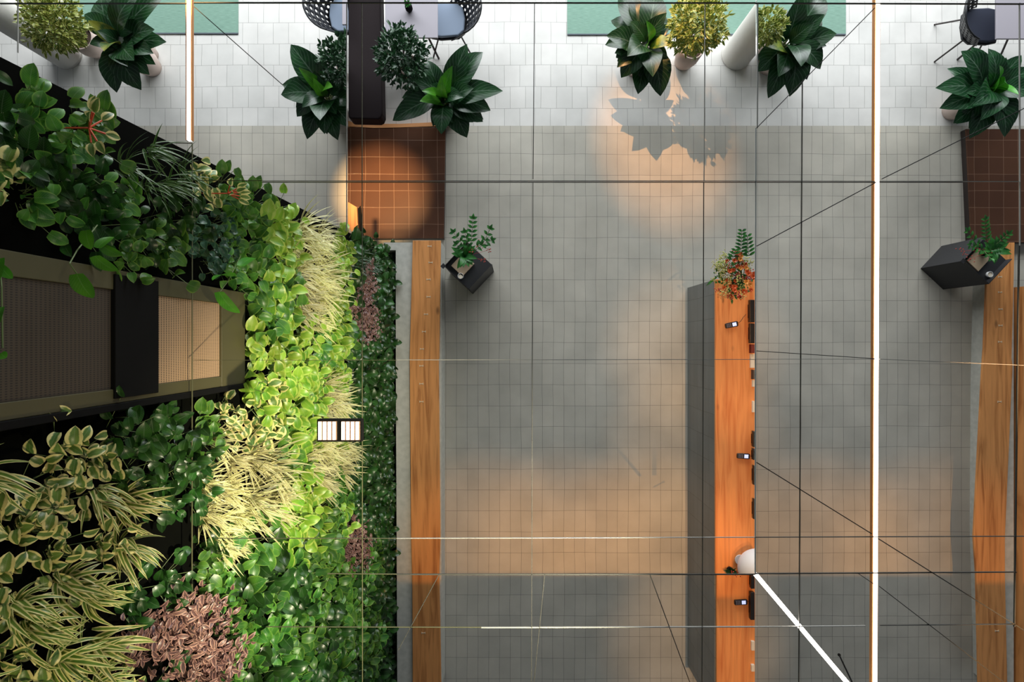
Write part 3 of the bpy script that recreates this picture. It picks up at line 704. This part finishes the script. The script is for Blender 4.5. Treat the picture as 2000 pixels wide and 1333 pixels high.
no = side_plane(px=1474.5); no = no if no.x > 0 else -no
for o in [x for x in bpy.data.objects if x.parent == t]: cut(o, CAM - O, no)

# ------------------------------------------------------------------ grow lamp fixture
z = 5.15; a, b = P(618, 864, z), P(706, 820, z); cx, cy = (a.x+b.x)/2, (a.y+b.y)/2; W, D_ = (b.x-a.x)/2, (b.y-a.y)/2
t = thing('grow_lamp', 'black twin floodlight with bright ribbed lenses over the planted wall', 'lamp', (cx, cy, z-.05))
bm = bmesh.new(); box(bm, -W, W, -D_, D_, 0, .045); obj('housing', bm, M['black'], t, bevel=.003)
for s_ in (-1, 1):
    hx = s_*W*.515; bm = bmesh.new(); box(bm, hx-W*.42, hx+W*.42, -D_*.84, D_*.84, .044, .048); ln = obj('reflector', bm, M['lamp_gap'], t)
    for i in range(4):
        x0 = hx-W*.40+i*W*.21; bm = bmesh.new(); box(bm, x0, x0+W*.135, -D_*.8, D_*.8, .046, .052); obj('lens_strip', bm, M['lamp_lens'], ln)
# ------------------------------------------------------------------ vent window in the wall
def wd(px): return H0 - 1837/(1000-px)           # height of the wall face seen at that column
y0, y1 = -.262, .300
zs = {k_: wd(k_) for k_ in (2, 232, 316, 440, 485)}
t = thing('window_1', None, None); tag(t, kind='structure'); fx = -1.66
def fr(nm, ya, yb, za, zb, m, xa=WX, xb=fx):
    bm = bmesh.new(); box(bm, xa, xb, ya, yb, min(za,zb), max(za,zb)); return obj(nm, bm, m, t, bevel=.003)
fr('window_frame', y0, y1, zs[485], zs[440], M['frame'])
fr('window_frame', y1-.085, y1, zs[440], 6.7, M['frame'], xb=fx-.003); fr('window_frame', y0, y0+.06, zs[440], 6.7, M['frame'], xb=fx-.003)
fr('shaded_frame_bar', y0+.02, y1-.02, zs[316], zs[232], M['black'], xb=fx+.006)  # frame bar in shadow, its shade put into the black colour
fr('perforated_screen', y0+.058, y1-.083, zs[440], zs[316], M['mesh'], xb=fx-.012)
fr('perforated_screen', y0+.058, y1-.083, zs[232], 6.7, M['mesh_shaded'], xb=fx-.012)
fr('sill', y0-.03, y0, zs[485], 6.7, M['black'], xb=fx+.01)

# ------------------------------------------------------------------ living wall plants
PR = {}
def proto(kind, seed):
    r = random.Random(seed*17+len(kind)); bm = bmesh.new(); bs = bmesh.new(); sm = bmesh.new()
    def outv(a=1, s=.8, zb=0): return Vector((r.uniform(.5, 1)*a, r.gauss(0, s), r.gauss(zb, s))).normalized()
    if kind.startswith('pothos') or kind in ('varieg', 'grey'):
        n = {'pothos_lime': 26, 'pothos_mid': 26, 'pothos_dark': 24, 'varieg': 22, 'grey': 20}[kind]; L0 = {'grey': .085, 'varieg': .085}.get(kind, .098)
        for i in range(n):
            o_ = Vector((0, r.gauss(0,.085), r.gauss(0,.085))); d = outv(.9, .55); st = o_ + d*r.uniform(.04, .15); st.x = max(.015, st.x)
            tube(bs, [Vector((0, o_.y*.6, o_.z*.6)), st], .0022, 4)
            e = Vector((r.uniform(-.1,.7), r.gauss(-.15,.7), r.gauss(-.1,.45))).normalized(); L = L0*r.uniform(.7,1.25)
            leaf(bm, st, st+e*L, L*r.uniform(.66,.82), arch=r.uniform(.06,.2), up=(r.uniform(.1,.8), r.gauss(0,.3), 1), shape='heart', n=7, fold=r.uniform(.1,.4))
    elif kind.startswith('spider'):
        n = {'spider': 24, 'spider_pale': 46, 'spider_dark': 24}[kind]
        for i in range(n):
            o_ = Vector((0, r.gauss(0,.03), r.gauss(0,.03))); d = Vector((r.uniform(.5,1.1), r.gauss(-.12,.55), r.gauss(0,.55))).normalized(); L = r.uniform(.16,.30)
            wd_ = {'spider': r.uniform(.024,.036), 'spider_pale': r.uniform(.012,.019), 'spider_dark': r.uniform(.012,.02)}[kind]
            leaf(bm, o_, o_+d*L+Vector((0, -.07*r.random()*(kind == 'spider'), 0)), wd_, arch=r.uniform(.14,.34) if kind == 'spider' else r.uniform(.06,.2), up=(.1, r.uniform(.3,1.1), .8), shape='strap', n=10, fold=.3)
    elif kind == 'purple':
        for i in range(95):
            o_ = Vector((r.uniform(.01,.13), r.gauss(0,.075), r.gauss(0,.085))); d = outv(.5, .8); L = r.uniform(.035,.06)
            leaf(bm, o_, o_+d*L, L*.42, arch=.15, up=(.4, r.gauss(0,.3), 1), shape='ovate', n=4)
    else:
        for i in range(80):
            o_ = Vector((0, r.gauss(0,.06), r.gauss(0,.06))); d = Vector((r.uniform(.5,1.1), r.gauss(0,.6), r.gauss(0,.5))).normalized(); L = r.uniform(.09,.2)
            leaf(bm, o_, o_+d*L, .010, arch=.12, up=(.2,.4,1), shape='strap', n=4)
    nm = {'pothos': 'pothos_plant', 'spider': 'spider_plant', 'purple': 'purple_inch_plant', 'fern': 'fine_leaved_plant', 'varieg': 'variegated_plant', 'grey': 'rosette_plant'}[kind.split('_')[0]]
    root = bpy.data.objects.new(nm, None); root.empty_display_size = .05
    me = bpy.data.meshes.new('foliage'); bm.to_mesh(me); bm.free(); me.materials.append(LM[kind])
    ms = None
    if len(bs.verts): ms = bpy.data.meshes.new('stem'); bs.to_mesh(ms); ms.materials.append(M['stem'])
    bs.free()
    return nm, me, ms
for kd in ('pothos_lime','pothos_mid','pothos_dark','varieg','grey','spider','spider_pale','spider_dark','purple','fern'):
    PR[kd] = [proto(kd, s_) for s_ in range(4)]
def ell(x, y, cx, cy, rx, ry): return ((x-cx)/rx)**2 + ((y-cy)/ry)**2 < 1
def species(x, y, r):
    """which plant the picture shows at that spot of the wall, and the words that place it"""
    if x > 735: return ('fern', 'base') if r.random() < .35 and y < 640 else ('pothos_dark', 'base')
    if ell(x,y,710,605,28,80) or ell(x,y,690,1060,26,62): return 'purple', 'low'
    if ell(x,y,728,560,40,75): return 'fern', 'base'
    if ell(x,y,375,1265,70,80) or ell(x,y,285,1300,32,60): return 'purple', 'corner'
    if x < 270 and y > 960: return 'spider', 'corner'
    if x < 220 and y > 790: return ('varieg', 'corner') if r.random() < .75 else ('spider', 'corner')
    if x < 400 and y > 770: return 'pothos_dark', 'column'
    if ell(x,y,470,960,92,115): return 'spider_pale', 'middle'
    if ell(x,y,640,895,52,50) or ell(x,y,640,795,36,38): return 'spider_pale', 'middle'
    if ell(x,y,612,520,40,120): return 'spider_pale', 'upper'
    if ell(x,y,480,812,82,50): return 'varieg', 'middle'
    if ell(x,y,335,325,72,62) or ell(x,y,150,190,50,40): return 'spider_dark', 'top'
    if ell(x,y,400,470,55,45): return 'grey', 'top'
    if x < 440 and y < 520: return ('pothos_dark', 'top') if r.random() < .6 else (('pothos_mid', 'top') if r.random() < .7 else ('varieg', 'top'))
    if x < 520 and y < 600: return 'pothos_mid', 'top'
    if y > 1050: return ('pothos_mid', 'bottom') if r.random() < .72 else ('pothos_dark', 'bottom')
    if x > 672: return 'pothos_dark', 'low'
    return ('pothos_lime', 'middle') if r.random() < .75 else ('pothos_mid', 'middle')
WHAT = {'pothos_lime': 'lime green rounded pothos', 'pothos_mid': 'mid green pothos', 'pothos_dark': 'dark green pothos', 'varieg': 'cream edged round leaved plant', 'grey': 'blue green rosette plant',
 'spider': 'yellow striped spider plant', 'spider_pale': 'pale cream spider plant', 'spider_dark': 'dark narrow leaved spider plant', 'purple': 'purple brown inch plant', 'fern': 'thin leaved dark green plant'}
rw = random.Random(11)
def place_words(px, py):
    c = 'at the left picture edge' if px < 188 else 'left of the leftmost joint' if px < 375 else 'right of the leftmost joint' if px < 540 else 'left of the second joint' if px < 707 else 'beside the concrete bench'
    for lim, w_ in ((230, 'near the top'), (360, 'high above the window'), (495, 'just above the perforated window'), (600, "level with the window's top"), (703, "level with the window's middle"), (800, "level with the window's bottom"),
                    (880, 'level with the floodlight'), (965, 'just below the floodlight'), (1050, 'above the lowest full joint'), (1130, 'near the lower dark joint'), (1225, 'below the lower dark joint'), (9999, 'near the bottom edge')):
        if py < lim: return c + ', ' + w_
def put(kd, y, z, px, py, scale=1.0, x=WX+.015):
    nm, me, ms = PR[kd][rw.randrange(4)]
    t = bpy.data.objects.new(nm, None); C.objects.link(t); t.empty_display_size = .05
    t.location = (x, y, z); t.rotation_euler = (rw.uniform(-.4, .4), 0, 0); t.scale = (scale,)*3
    lb = WHAT[kd] + ' ' + place_words(px, py); tag(t, lb, 'plant', lb)
    for nme, mm in (('foliage', me), ('stem', ms)):
        if mm: o = bpy.data.objects.new(nme, mm); C.objects.link(o); o.parent = t
cnt = {}
zz = .12; row = 0
while zz < 6.72:
    d = H0-zz; sp_ = .27 if zz < 4.3 else .19
    ylo = max(-6.0, -(1333-666.5+60)*d/F - .1); yhi = wend(zz) - (.14 if zz < 2 else .18 if zz < 4.3 else .11)
    yy = yhi - (sp_/2 if row % 2 else 0) - rw.uniform(0,.03)
    while yy > ylo:
        y_ = min(yhi+.02, yy + rw.uniform(-.05,.05)); z_ = zz + rw.uniform(-.05,.05)
        px = 1000 - 1.64*F/(H0-z_); py = 666.5 - y_*F/(H0-z_)
        inwin = z_ > zs[485]-.06 and y0-.11 < y_ < y1+.07
        if px > -190 and not inwin:
            kd, wh = species(px, py, rw)
            if kd == 'pothos_dark' and 270 < px < 395 and py > 770 and rw.random() < .35: yy -= sp_; continue
            sc_ = rw.uniform(.85,1.15) if zz < 4.3 else rw.uniform(.58,.75)
            if kd == 'spider': sc_ = rw.uniform(.58, .8)
            if kd == 'purple' and zz > 4.3: sc_ = rw.uniform(.9, 1.1)
            if kd == 'spider' and rw.random() < .25: kd = 'varieg'; sc_ = .6
            put(kd, y_, z_, px, py, sc_); cnt[kd] = cnt.get(kd, 0)+1
        yy -= sp_
    zz += sp_*.86; row += 1
print('wall plants', cnt, sum(cnt.values()))
# trailing shoots that hang over the perforated window
def shoot(label, stem, leaves):
    t = thing('trailing_vine', label, 'plant'); bs = bmesh.new(); bl = bmesh.new()
    def W(px, py, x): k_ = x*F/(px-1000); return Vector((x, (666.5-py)*k_/F, H0-k_))
    tube(bs, [W(*s_) for s_ in stem], .0025, 6); obj('stem', bs, M['stem'], t)
    for (ax, ay, bx, by, x, wd_) in leaves:
        A, B = W(ax, ay, x), W(bx, by, x+.01); leaf(bl, A, B, wd_, arch=.08, up=(0,0,1), shape='heart', n=9, fold=.15)
    obj('leaves', bl, LM['young'], t, smooth='leaf')
shoot('bright green trailing shoot hanging over the larger perforated panel', [(190,440,-1.6),(150,490,-1.56),(136,515,-1.54),(150,535,-1.53)],
      [(150,535,182,583,-1.52,.075),(168,450,178,488,-1.54,.055),(190,485,222,463,-1.54,.045),(185,500,230,530,-1.52,.06),(200,480,240,500,-1.55,.05)])
shoot('bright green trailing shoot hanging over the smaller perforated panel', [(470,500,-1.6),(445,550,-1.56),(430,570,-1.54)],
      [(428,570,468,612,-1.52,.078),(455,540,415,548,-1.55,.07),(470,520,500,505,-1.55,.07)])
shoot('bright green leaves at the extreme left edge over the perforated panel', [(-5,480,-1.6),(3,560,-1.56),(5,680,-1.54)],
      [(2,520,24,545,-1.53,.04),(0,505,-6,560,-1.53,.05),(4,600,-4,640,-1.53,.03),(2,690,12,700,-1.53,.035)])
# red stemmed shoots
for (px, py, nm_) in ((190,250,'red stemmed pale shoot near the top of the planted wall'), (455,378,'red stemmed pale shoot close to the wall edge right of the dark spider plant')):
    x = -1.52; k_ = x*F/(px-1000); c0 = Vector((x, (666.5-py)*k_/F, H0-k_)); t = thing('red_stemmed_plant', nm_, 'plant', (WX+.02, c0.y, c0.z)); O = Vector(t.location)
    bs = bmesh.new(); bl = bmesh.new(); rr = random.Random(px)
    for i in range(8):
        d = Vector((rr.uniform(.3,1), rr.gauss(0,.7), rr.gauss(0,.7))).normalized(); A = Vector((.15,0,0)); B = A + d*.06
        tube(bs, [Vector((0,0,0)), A, B], .0035, 5); leaf(bl, B, B+d*.06, .035, shape='ovate', n=5, up=(.3,0,1))
    obj('stem', bs, mat('red stem', (206,84,50), .5), t); obj('leaves', bl, LM['varieg'], t, smooth='leaf')
